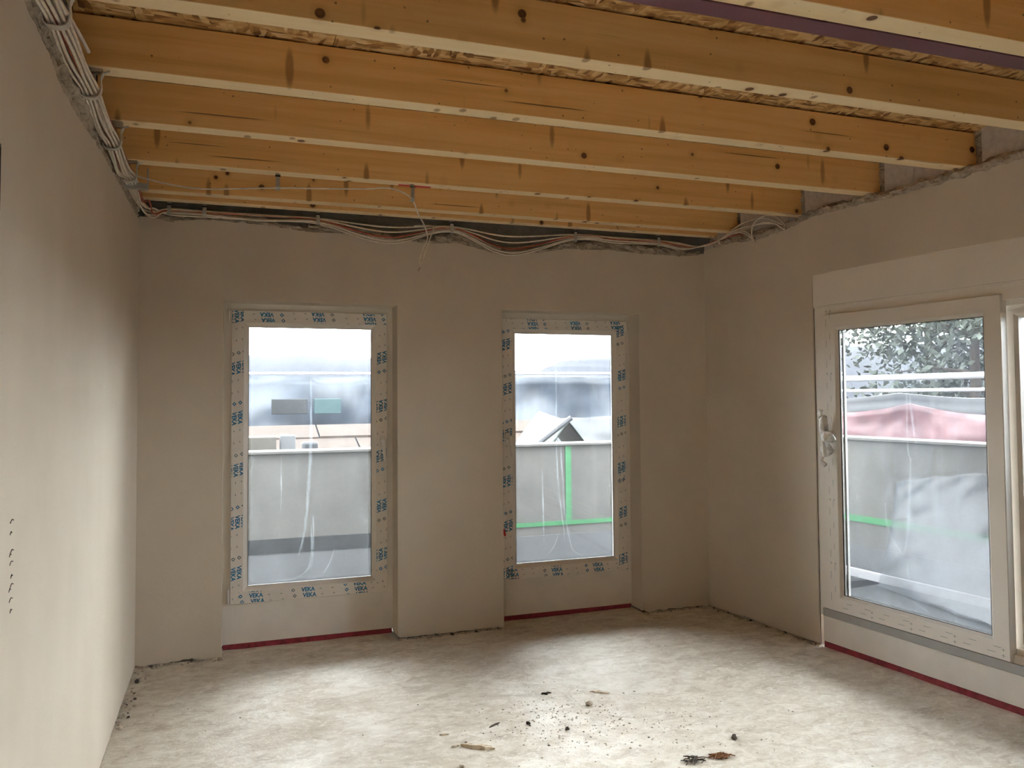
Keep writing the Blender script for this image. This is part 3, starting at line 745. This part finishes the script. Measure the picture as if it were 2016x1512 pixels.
# back wall run of the cables that turn the corner
SAG = [(.161, 0), (.353, .004), (.68, 0), (1.003, 0), (1.43, 1.0), (1.85, 0), (2.24, 1.35), (2.723, 0), (3.05, .05), (3.367, 0), (3.55, .25)]
depth_of = [.030, .055, .075, .092, .098, .085]
zb_ = [2.600, 2.592, 2.584, 2.576, 2.568, 2.590]
for (PL, i) in corner_cables:
    P_ = list(PL); q = i
    P_ += [(.016+.008*q, -.60, 2.565+slots[i][1]*.6), (.022+.007*q, -.44, 2.548-.004*q+.012*(q % 2)), (.035+.008*q, -.20-.012*q, 2.553-.010*((q*2) % 5)+.006*q), (.085, -.065-.006*q, 2.566-.012*((q*3) % 4)+.004*q)]
    for (x, sg) in SAG:
        e = n1(x*3, 100+i)*.006
        dyy = -.022-.006*((i*2) % 4) - (.012 if sg > .5 else 0)
        P_.append((x, dyy, zb_[i]+e-depth_of[i]*sg-(.012 if .4 < x < .9 and i in (2, 3) else 0)))
    yr = [(3.70, -.035, 2.570), F_RIGHT(.20, -.030, 2.590)]
    ends = [[F_RIGHT(.36, -.025, 2.645), F_RIGHT(.50, -.03, 2.668), F_RIGHT(.66, -.028, 2.655), F_RIGHT(.79, -.006, 2.585)],
            [F_RIGHT(.36, -.028, 2.628), F_RIGHT(.52, -.028, 2.632), F_RIGHT(.70, -.03, 2.620), F_RIGHT(.81, -.01, 2.550)],
            [F_RIGHT(.32, -.026, 2.612), F_RIGHT(.42, -.03, 2.605), F_RIGHT(.50, -.026, 2.565), F_RIGHT(.535, -.006, 2.520)],
            [F_RIGHT(.36, -.024, 2.618), F_RIGHT(.48, -.034, 2.60), F_RIGHT(.54, -.02, 2.530)],
            [F_RIGHT(.34, -.026, 2.612), F_RIGHT(.50, -.03, 2.622), F_RIGHT(.62, -.03, 2.626), F_RIGHT(.75, -.02, 2.600)],
            [F_RIGHT(.30, -.022, 2.60), F_RIGHT(.45, -.024, 2.590)]][i]
    P_ += yr+ends
    red = (i == 5)
    o = MB().tube(spline(P_, .025), .0052, 7).build('cable', 'cablered' if red else 'cable', smooth=True)
    tag(o, 'red cable running from the left wall along the top of the back wall' if red else '%s white cable on the back wall where they sag above the windows' % ['topmost', 'second from top', 'third from top', 'fourth from top', 'lowest'][min(i, 4)], 'cable', 'cables along the top of the back wall')
# loop at the right corner
o = MB().tube(spline([F_RIGHT(.545, -.02, 2.515), F_RIGHT(.535, -.035, 2.575), F_RIGHT(.56, -.04, 2.635), F_RIGHT(.64, -.04, 2.668), F_RIGHT(.74, -.035, 2.655), F_RIGHT(.80, -.02, 2.60), F_RIGHT(.815, -.004, 2.565)], .015), .0046, 7).build('cable', 'cable', smooth=True)
tag(o, 'white cable looped at the top of the right wall near the corner', 'cable')
# single wire
o = MB().tube(spline([(.046, -1.20, 2.56), (.050, -.88, 2.572), (.139, -.85, 2.553), (.253, -.85, 2.535), (.368, -.85, 2.529), (.558, -.85, 2.546), (.721, -.85, 2.562), (.956, -.85, 2.577), (1.165, -.85, 2.592), (1.272, -.85, 2.606), (1.354, -.85, 2.592), (1.414, -.845, 2.556), (1.50, -.60, 2.54), (1.60, -.30, 2.555), (1.655, -.13, 2.555), (1.675, -.10, 2.499), (1.640, -.10, 2.42), (1.623, -.10, 2.35), (1.630, -.10, 2.333)], .015), .0042, 8).build('cable', 'cable', smooth=True)
tag(o, 'single white cable slung below the second joist and dropping in a loop', 'cable')
o = MB().tube(spline([(1.626, -.095, 2.318), (1.650, -.10, 2.38), (1.690, -.10, 2.50), (1.717, -.09, 2.570), (1.70, -.06, 2.592), (1.60, -.045, 2.585)], .015), .0042, 8).build('cable', 'cable', smooth=True)
tag(o, 'hanging cable end with a bare tip between the two windows', 'cable')
b_ = MB().tube([(1.6262, -.095, 2.3175), (1.615, -.094, 2.292)], .0022, 6).build('bare_tip', 'cablered', o)

# ------------------------------------------------------------------ cable clips
def back_clip(x, y, z1, z0, label, rot=0):
    e = empty('cable_clip', (x, y, z0)); w = .0105
    P_ = [(x, y+.004, z1-.0008), (x, y-.022, z1-.0010), (x, y-.030, z1-.006), (x, y-.031, z1-.022), (x, y-.033, z0+.018), (x, y-.030, z0+.006), (x, y-.020, z0), (x, y-.006, z0+.004)]
    MB().ribbon(P_, lambda t: w*(1 if t < .55 else 1.0+.8*(t-.55)), .0009).build('strap', 'galv', e)
    MB().tube([(x, y-.010, z1-.0015), (x, y-.010, z1-.006)], .005, 6).build('screw', 'galv', e)
    MB().box(x-.013, x+.013, y-.0335, y-.0305, z1-.018, z1-.010).build('collar', 'gasket', e)
    tag(e, label, 'cable clip', 'metal cable clips'); return e
nm = ['leftmost metal cable clip on the back wall, beside the corner', 'second metal cable clip on the back wall from the left', 'third metal cable clip on the back wall, above the left window', 'metal cable clip between the windows where the loose end hangs', 'metal cable clip on the back wall above the right window', 'rightmost metal cable clip on the back wall, before the right corner']
for (x, z0), lb in zip(((.161, 2.566), (.353, 2.560), (1.003, 2.560), (1.85, 2.550), (2.723, 2.552), (3.367, 2.552)), nm): back_clip(x, -.012, 2.6365, z0, lb)
back_clip(.721, -.822, 2.6365, 2.552, 'metal clip under the second joist above the left window')
back_clip(1.414, -.822, 2.6365, 2.545, 'metal clip under the second joist beside the red tape')
e = empty('cable_clip', F_RIGHT(.22, -.03, 2.55)); tag(e, 'small metal cable clip on the right wall next to the corner', 'cable clip', 'metal cable clips')
MB(F_RIGHT).ribbon([(.22, -.012, 2.634), (.22, -.040, 2.630), (.22, -.046, 2.60), (.222, -.046, 2.57), (.225, -.040, 2.556), (.232, -.03, 2.554)], .010, .0009).build('strap', 'clipplastic', e)
# straps on the left wall: a U holder under every joist end
def left_clip(y, label, wide=.030, zc=None):
    zc = lerp_tab(LZ, y) if zc is None else zc
    e = empty('cable_strap', (.035, y, zc-.04))
    P_ = spline([(.004, y, zc+.035), (.003, y, zc-.012), (.010, y, zc-.036), (.035, y, zc-.041), (.062, y, zc-.034), (.072, y, zc-.005), (.070, y, zc+.03), (.078, y, zc+.050)], .008)
    MB().ribbon(P_, wide*.5, .0016, Vector((0, 1, 0))).build('holder', 'clipplastic', e, smooth=False)
    MB().ribbon([(.070, y, zc+.046), (.085, y, zc+.055), (.098, y, zc+.060)], .004, .002, Vector((0, 1, 0))).build('tongue', 'clipplastic', e)
    MB().box(.008, .075, y-.012, y+.012, zc+.050, 2.6365).build('bracket', 'mortar', e)
    tag(e, label, 'cable strap', 'cable straps on the left wall')
LB = {-2.575: 'cable strap at the left wall under the fifth joist, nearest in view', -2.0: 'cable strap at the left wall under the fourth joist', -1.44: 'cable strap at the left wall under the third joist', -.86: 'cable strap at the left wall under the second joist'}
for y in CLIPS_L[6:-1]: left_clip(y, LB[y])
e = empty('cable_strap', (.05, -.735, 2.53)); tag(e, 'flat galvanised clamp holding the cables before the back corner', 'cable strap', 'cable straps on the left wall')
MB().box(.004, .112, -.750, -.720, 2.532, 2.538).build('plate', 'galv', e, bevel=.001)
MB().box(.004, .112, -.752, -.748, 2.532, 2.560).build('upright', 'galv', e, bevel=.001)
MB().box(.106, .112, -.750, -.720, 2.538, 2.6365).build('hanger', 'galv', e)

# ------------------------------------------------------------------ small things on the left wall
jb = MB(F_LEFT).ring(ROOM-3.20, ROOM-2.985, 1.925, 2.075, [(0, .012), (0, -.006), (.010, -.008), (.012, .012)]).build('junction_box', 'darkbox')
MB(F_LEFT).box(ROOM-3.187, ROOM-2.998, -.001, .010, 1.948, 2.065).build('lid', 'darkbox', jb)
tag(jb, 'dark flush box in the left wall at the picture edge', 'box')
for k, (z, dy) in enumerate(((1.208, 0), (1.180, -.008), (1.135, .004), (1.128, -.012), (1.108, 0), (1.075, .004), (1.053, .006), (1.045, -.012), (1.020, 0), (.993, .002))):
    L_ = .016 if k in (0, 2, 4, 6, 8) else .008
    MB(F_LEFT).tube(spline([(ROOM-2.81+dy-L_, -.0006, z-.004), (ROOM-2.81+dy, -.0008, z+.003), (ROOM-2.81+dy+L_, -.0006, z-.001)], .004), .0012, 5).build('scratch_mark', 'darkcrumb', wl)

# ------------------------------------------------------------------ debris on the floor
def fz(x, y): return ZF+.004*noise.noise(Vector((x*1.7, y*1.7, 0)))+.0025*noise.noise(Vector((x*6, y*6, 3)))
def flake(name, x, y, l, w, h, ang, mat, label, cat, seed=0):
    mb = MB(); n_ = 9; ca, sa_ = math.cos(ang), math.sin(ang); z = fz(x, y)
    rows = []
    for k in range(n_):
        t = k/(n_-1)*2-1; ww = w*(1-.75*t*t)*(.75+.5*abs(n1(t*4, seed))); off = w*.5*n1(t*3, seed+4)
        for a, zz in ((-1, .08), (-.5, .9), (.45, 1.0), (1, .1)):
            lx = t*l/2; ly = off+a*ww/2; hh = h*zz*(.6+.5*abs(n1(t*5+a, seed+9)))*(1-.5*abs(t)**3)
            mb.v.append((x+lx*ca-ly*sa_, y+lx*sa_+ly*ca, z+.0005+hh))
        for a in (-1, 1):
            lx = t*l/2; ly = off+a*ww/2; mb.v.append((x+lx*ca-ly*sa_, y+lx*sa_+ly*ca, z-.001))
    for k in range(n_-1):
        b = k*6; c = b+6
        for p, q in ((0, 1), (1, 2), (2, 3), (3, 5), (5, 4), (4, 0)): mb.f.append((b+p, b+q, c+q, c+p))
    mb.f.append((0, 1, 2, 3, 5, 4)); b = (n_-1)*6; mb.f.append((b+4, b+5, b+3, b+2, b+1, b))
    o = mb.build(name, mat); tag(o, label, cat); return o
flake('wood_splinter', 1.518, -1.653, .155, .040, .018, -.62, 'chip', 'largest splintered wood piece lying on the floor in front', 'splinter', 1)
flake('wood_splinter', 1.552, -1.655, .060, .014, .012, -.55, 'chip', 'small wood splinter lying on the edge of the largest splinter', 'splinter', 2)
flake('wood_chip', 1.417, -1.474, .045, .016, .008, -.2, 'chip', 'small pale chip farther back beside the largest splinter', 'wood chip', 3)
flake('wood_chip', 1.428, -1.609, .042, .015, .008, .2, 'chip', 'small pale chip just left of the largest splinter', 'wood chip', 4)
flake('mortar_flake', 2.294, -1.249, .10, .05, .008, -.5, 'chip', 'pale flat flake lying behind the debris patch', 'flake', 5)
flake('dark_sliver', 2.03, -1.173, .055, .022, .010, .1, 'darkcrumb', 'dark sliver lying behind the debris patch', 'sliver', 6)
flake('dark_sliver', 1.66, -1.455, .07, .014, .008, .5, 'darkcrumb', 'thin dark sliver right of the largest splinter', 'sliver', 7)
def pebble(x, y, r, mat, label, seed):
    mb = MB(); mb.lump((x, y, fz(x, y)+r*.55), r, (1.2, .9, .75), seed, .5, 2); o = mb.build('pebble', mat); tag(o, label, 'pebble')
pebble(2.609, -1.962, .014, 'darkcrumb', 'dark pebble standing at the right end of the debris', 3)
pebble(1.406, -1.809, .011, 'pale', 'white pebble at the bottom edge of the picture', 5)
pebble(2.172, -1.385, .016, 'pale', 'pale pebble at the back of the debris patch', 9)
pebble(1.955, -1.62, .010, 'darkcrumb', 'dark pebble in the middle of the debris patch', 12)
pebble(1.81, -1.50, .010, 'darkcrumb', 'dark pebble left in the debris patch', 14)
def clump(x, y, n_, rad, mat, label, seed):
    r_ = random.Random(seed); mb = MB()
    for k in range(n_):
        a = r_.uniform(0, 6.28); d = rad*math.sqrt(r_.random()); px, py = x+d*math.cos(a)*1.4, y+d*math.sin(a)
        z = fz(px, py)+.003+.010*r_.random()*(1-d/rad); an = r_.uniform(-.8, .8); l_ = r_.uniform(.008, .028)
        mb.tube([(px-l_*math.cos(an), py-l_*math.sin(an), z), (px, py, z+.004), (px+l_*math.cos(an), py+l_*math.sin(an), z+r_.uniform(-.002, .004))], .0022, 4)
    o = mb.build('debris_clump', mat); tag(o, label, 'debris')
    o['kind'] = 'stuff'
clump(2.454, -2.095, 34, .026, 'rust', 'clump of rust brown shavings on the floor at lower right', 2)
clump(2.329, -2.085, 26, .034, 'darkcrumb', 'clump of dark grey shavings beside the brown clump', 3)
r_ = random.Random(9); mb = MB(); md = MB()
for k in range(900):
    if k < 420: x, y = r_.gauss(1.95, .22), r_.gauss(-1.55, .17)
    elif k < 600: x, y = r_.gauss(2.4, .22), r_.gauss(-1.75, .2)
    else: x, y = r_.uniform(.15, 3.6), r_.uniform(-3.2, -.1)
    s_ = abs(r_.gauss(0, .0017))+.0009
    if k >= 600: s_ *= .8
    (md if r_.random() < .06 else mb).lump((x, y, fz(x, y)+s_*.3), s_, (1.4, 1, .6), k*.37, .4, 1)
# crumbs along the foot of the walls
for k in range(420):
    q = r_.random()
    if q < .25: x, y = r_.uniform(.02, .47), -abs(r_.gauss(0, .02))
    elif q < .5: x, y = r_.uniform(1.49, 2.22), -abs(r_.gauss(0, .015))
    elif q < .65: x, y = r_.uniform(3.22, 3.74), -abs(r_.gauss(0, .02))
    elif q < .85:
        p = F_RIGHT(r_.uniform(.05, 1.05), -abs(r_.gauss(0, .015)), 0); x, y = p[0], p[1]
    else: x, y = abs(r_.gauss(0, .03))+.005, r_.uniform(-.9, 0)
    s_ = abs(r_.gauss(0, .004))+.002
    (md if r_.random() < .15 else mb).lump((x, y, fz(x, y)+s_*.4), s_, (1.5, 1, .8), k*.77, .4, 1)
tag(mb.build('mortar_crumbs', 'crumb'), 'scattered mortar crumbs and dust on the floor', 'crumbs', kind='stuff')
tag(md.build('dark_crumbs', 'darkcrumb'), 'scattered dark specks of dirt on the floor', 'crumbs', kind='stuff')

# ------------------------------------------------------------------ outside: terrace
PY = 2.0; PO = 1.9
px1 = F_RIGHT(-PY/CA*1.0, PO, 0)[0]
tf = MB(); tf.box(-3.2, 8.2, .36, 2.25, -.32, -.05)
ter = tf.build('terrace', 'bitumen'); tag(ter, 'dark felt covered terrace outside the windows', 'terrace', kind='structure')
MB(F_RIGHT).box(.0, 8.2, .132, PO+.25, -.32, -.0502).build('side_deck', 'bitumen', ter)
def parapet(name, fn, u0, u1, w, top, label, tapes):
    o = MB(fn).box(u0, u1, w, w+.22, .0, top).build(name, 'parapet', bevel=.006); tag(o, label, 'parapet', kind='structure')
    MB(fn).box(u0-.0, u1+.0, w-.03, w+.25, top+.0005, top+.022).build('coping', 'parapet', o, bevel=.003)
    MB(fn).box(u0, u1, w-.006, w-.0005, -.049, .20).build('upstand', 'membrane', o)
    for nm_, a, b, z0, z1, mt in tapes: MB(fn).box(a, b, w-.010, w-.0062, z0, z1).build(nm_, mt, o)
    return o
pb = parapet('parapet_back', F_BACK, -3.0, 6.2, PY, 1.028, 'concrete parapet beyond the back windows',
    [('bitumen_strip', -3.0, 2.2, .200, .322, 'bitumen'), ('green_tape', 2.4, 6.2, .285, .325, 'green'), ('green_tape', 3.498, 3.556, .326, 1.026, 'green')])
pr = parapet('parapet_right', F_RIGHT, -2.25, 8.0, PO, 1.10, 'concrete parapet beyond the sliding door',
    [('green_tape', -2.2, 8.0, .40, .455, 'green')])
o = MB(F_RIGHT).box(-1.2, 6, PO-.12, PO-.08, -.049, .02).build('timber_batten', 'whiteedge', bevel=.003); tag(o, 'white batten lying at the foot of the parapet outside the door', 'batten')

# things beyond the back parapet
def sheet(name, fn, mat, label, cat, nu=40, nv=24, th=.01):
    mb = MB(); mb.grid(fn, nu, nv); o = mb.build(name, mat, smooth=True, recalc=False)
    md_ = o.modifiers.new('thick', 'SOLIDIFY'); md_.thickness = th
    tag(o, label, cat); return o
nz = lambda a, b, c: noise.noise(Vector((a, b, c)))
tarp = sheet('tarpaulin', lambda a, b: (-4+16*a, 8+.25*nz(a*18, b*3, 1)+.10*nz(a*50, b*9, 2), -1.5+(3.33+.03*nz(a*20, 0, 4))*b), 'bluetarp', 'slate blue tarpaulin screen far beyond the parapet', 'tarpaulin', 120, 24)
o = MB().tube([(-4, 7.85, 1.86), (12, 7.85, 1.90)], .022, 8).build('scaffold_tube', 'whiteedge'); tag(o, 'thin white tube along the top of the blue tarpaulin', 'tube')
nr = empty('neighbour_roof', (2.5, 5, 0)); tag(nr, 'tan boarded roof slope beyond the back parapet', 'roof')
for k in range(7):
    ya_ = 6.0-.52*k; za = 1.085-.16*k
    for j in range(4):
        xa = -3.0+2.3*j+.45*(k % 2)
        mb = MB(); tilt = .04*(xa+3)/9
        mb.pts([(xa, ya_, za+.03+tilt), (xa+2.28, ya_, za+.03+tilt+.012), (xa+2.28, ya_-.50, za-.10+tilt), (xa, ya_-.50, za-.10+tilt), (xa, ya_, za-.0+tilt), (xa+2.28, ya_, za+tilt), (xa+2.28, ya_-.50, za-.14+tilt), (xa, ya_-.50, za-.14+tilt)])
        mb.f = [(0, 1, 2, 3), (7, 6, 5, 4), (0, 4, 5, 1), (1, 5, 6, 2), (2, 6, 7, 3), (3, 7, 4, 0)]
        mb.build('board', 'tan', nr)
o = MB().box(.62, .92, 2.9, 3.2, .3, 1.13).build('block_stack', 'cream', bevel=.01); tag(o, 'cream block standing beyond the parapet at the left window', 'block')
o = MB().box(.96, 1.10, 2.95, 3.1, .3, 1.14).build('post', 'membrane', bevel=.01); tag(o, 'grey post beside the cream block beyond the parapet', 'post')
o = MB().box(1.25, 1.42, 4.0, 4.1, .5, 1.02).build('pale_sack', 'greysheet', bevel=.03); tag(o, 'pale sack behind the parapet in the left window', 'sack')
MB().box(1.1, 1.62, 7.5, 7.62, 1.25, 1.48).build('dark_patch', 'darkpanel', tarp, bevel=.01)
MB().box(1.72, 2.12, 7.5, 7.62, 1.25, 1.48).build('teal_patch', 'teal', tarp, bevel=.01)
tent = sheet('peaked_sheet', lambda a, b: (3.62+.95*a-(.55*(1-b))*0, 3.0+.9*b, .60+.62*(1-abs(2*a-.75)**1.1)+.10*b+.01*nz(a*9, b*9, 8)), 'palegreen', 'pale green peaked sheet beyond the right window', 'sheet', 24, 12)
o = MB().tube([(3.58, 2.96, .98), (3.98, 2.96, 1.26)], .030, 8).build('tube', 'greysheet'); tag(o, 'pale tube leaning on the green peaked sheet', 'tube')
sheet('grey_sheet', lambda a, b: (4.35+2.6*a, 3.9+.5*b+.1*nz(a*6, b*4, 6), .55+.66*b+.08*a+.03*nz(a*8, b*5, 3)), 'greysheet', 'pale grey sheet beyond the right window', 'sheet', 30, 16)

# things beyond the right parapet
sheet('red_tarpaulin', lambda a, b: F_RIGHT(-1.7+4.5*a, 2.75+.08*nz(a*9, b*4, 5)+.03*nz(a*30, b*12, 2), .35+(1.05-.09*abs(math.sin(a*9.2+.6)))*b), 'redtarp', 'faded red tarpaulin hung beyond the parapet at the sliding door', 'tarpaulin', 90, 18)
sheet('white_sheet', lambda a, b: F_RIGHT(-2.2+5.5*a, 2.85+.05*nz(a*9, b*4, 15), 1.10+(.40-.05*abs(math.sin(a*11)))*b), 'greysheet', 'pale sheet hung just behind the red tarpaulin', 'sheet', 60, 8)
for z, r, lb in ((1.645, .028, 'upper white scaffold rail beyond the sliding door'), (1.525, .016, 'lower white scaffold rail beyond the sliding door')):
    o = MB(F_RIGHT).tube([(-2.6, 2.6, z), (6, 2.6, z)], r, 10).build('scaffold_rail', 'whiteedge', smooth=True); tag(o, lb, 'rail', 'scaffold rails')
sheet('plastic_sheet', lambda a, b: F_RIGHT(.10+1.9*a, PO-.06-.75*(1-b)**1.5*(0.3+.7*a)-.012*abs(nz(a*9-b*3, b*4, 1))-.005*abs(nz(a*20-b*6, b*6, 9)), -.03+.95*b*(.75+.25*math.sin(a*2.2+.4))+.012*nz(a*10, b*8, 3)), 'sheet', 'crumpled clear plastic sheet leaning on the parapet outside the door', 'plastic sheet', 60, 50, .002)

# hills, ground and trees
mb = MB()
HT = [(-120, 9.0), (0, 8.0), (12, 8.6), (20, 8.0), (32, 8.2), (46, 5.6), (52, 4.9), (56, 5.6), (62, 8.2), (70, 9.0), (85, 9.6), (180, 14.0)]
def ridge_h(x): return lerp_tab(HT, x)+.35*abs(n1(x*.35, 204))+.22*abs(n1(x*1.1, 205))
mb.grid(lambda a, b: (-120+300*a, 80+60*b*b, -6+(ridge_h(-120+300*a)+6)*math.sin(b*1.57)), 320, 14)
hl = mb.build('hills', 'hill', smooth=True, recalc=False); tag(hl, 'hazy wooded hills on the horizon', 'hill', kind='structure')
gp = MB().box(-200, 320, -200, 200, -6.4, -6.0).build('ground', 'gravel'); tag(gp, 'gravel ground below the house', 'ground', kind='structure')
hb = MB(); hb.box(-.4, 5.2, -7.6, .36, -6, -.31); hbo = hb.build('house_base', 'parapet'); tag(hbo, 'storey below the room', 'building', kind='structure')
def tree(t, w, h, r, seed, label):
    r2 = random.Random(seed); p = Vector(F_RIGHT(t, w, -6)); e = empty('tree', p); tag(e, label, 'tree', 'trees beyond the sliding door')
    top = p+Vector((0, 0, h)); tr = MB(); tr.tube([p, p+Vector((.1, .1, h*.5)), top], .18, 8, True, lambda q, an, pp: .2*(1-.8*q)+.02)
    lf = MB(); br = MB()
    for k in range(16):
        a = r2.uniform(0, 6.28); b0_ = p+Vector((0, 0, h*r2.uniform(.55, .97))); d = Vector((math.cos(a), math.sin(a), r2.uniform(-.2, .8)))*r*r2.uniform(.6, 1.1)
        br.tube([b0_, b0_+d*.5+Vector((0, 0, .1)), b0_+d], .05, 5, True, lambda q, an, pp: .06*(1-.8*q))
        for j in range(330):
            c = b0_+d*r2.uniform(.35, 1.1)+Vector((r2.gauss(0, .45), r2.gauss(0, .45), r2.gauss(0, .4)))
            u_ = Vector((r2.gauss(0, 1), r2.gauss(0, 1), r2.gauss(0, 1))).normalized(); v_ = u_.cross(Vector((r2.gauss(0, 1), r2.gauss(0, 1), r2.gauss(0, 1)))).normalized(); s_ = r2.uniform(.05, .12)
            i = lf.pts([c-u_*s_, c-v_*s_*.5, c+u_*s_, c+v_*s_*.5]); lf.f.append((i, i+1, i+2, i+3))
    tr.build('trunk', 'bark', e); br.build('branches', 'bark', e); o = lf.build('foliage', 'leaf', e, recalc=False); o['kind'] = 'stuff'
for t, w, h, r, s_, lb in ((-8.6, 14, 11.2, 2.2, 1, 'leftmost leafy tree beyond the sliding door'), (-6.4, 12.5, 10.6, 2.2, 2, 'second leafy tree from the left beyond the sliding door'), (-4.2, 14, 11.6, 2.4, 3, 'leafy tree in the middle beyond the sliding door'), (-2.0, 12.5, 11.4, 2.3, 4, 'leafy tree right of the middle beyond the sliding door'), (.4, 13, 11.8, 2.5, 5, 'rightmost leafy tree beyond the sliding door')):
    tree(t, w, h, r, s_, lb)
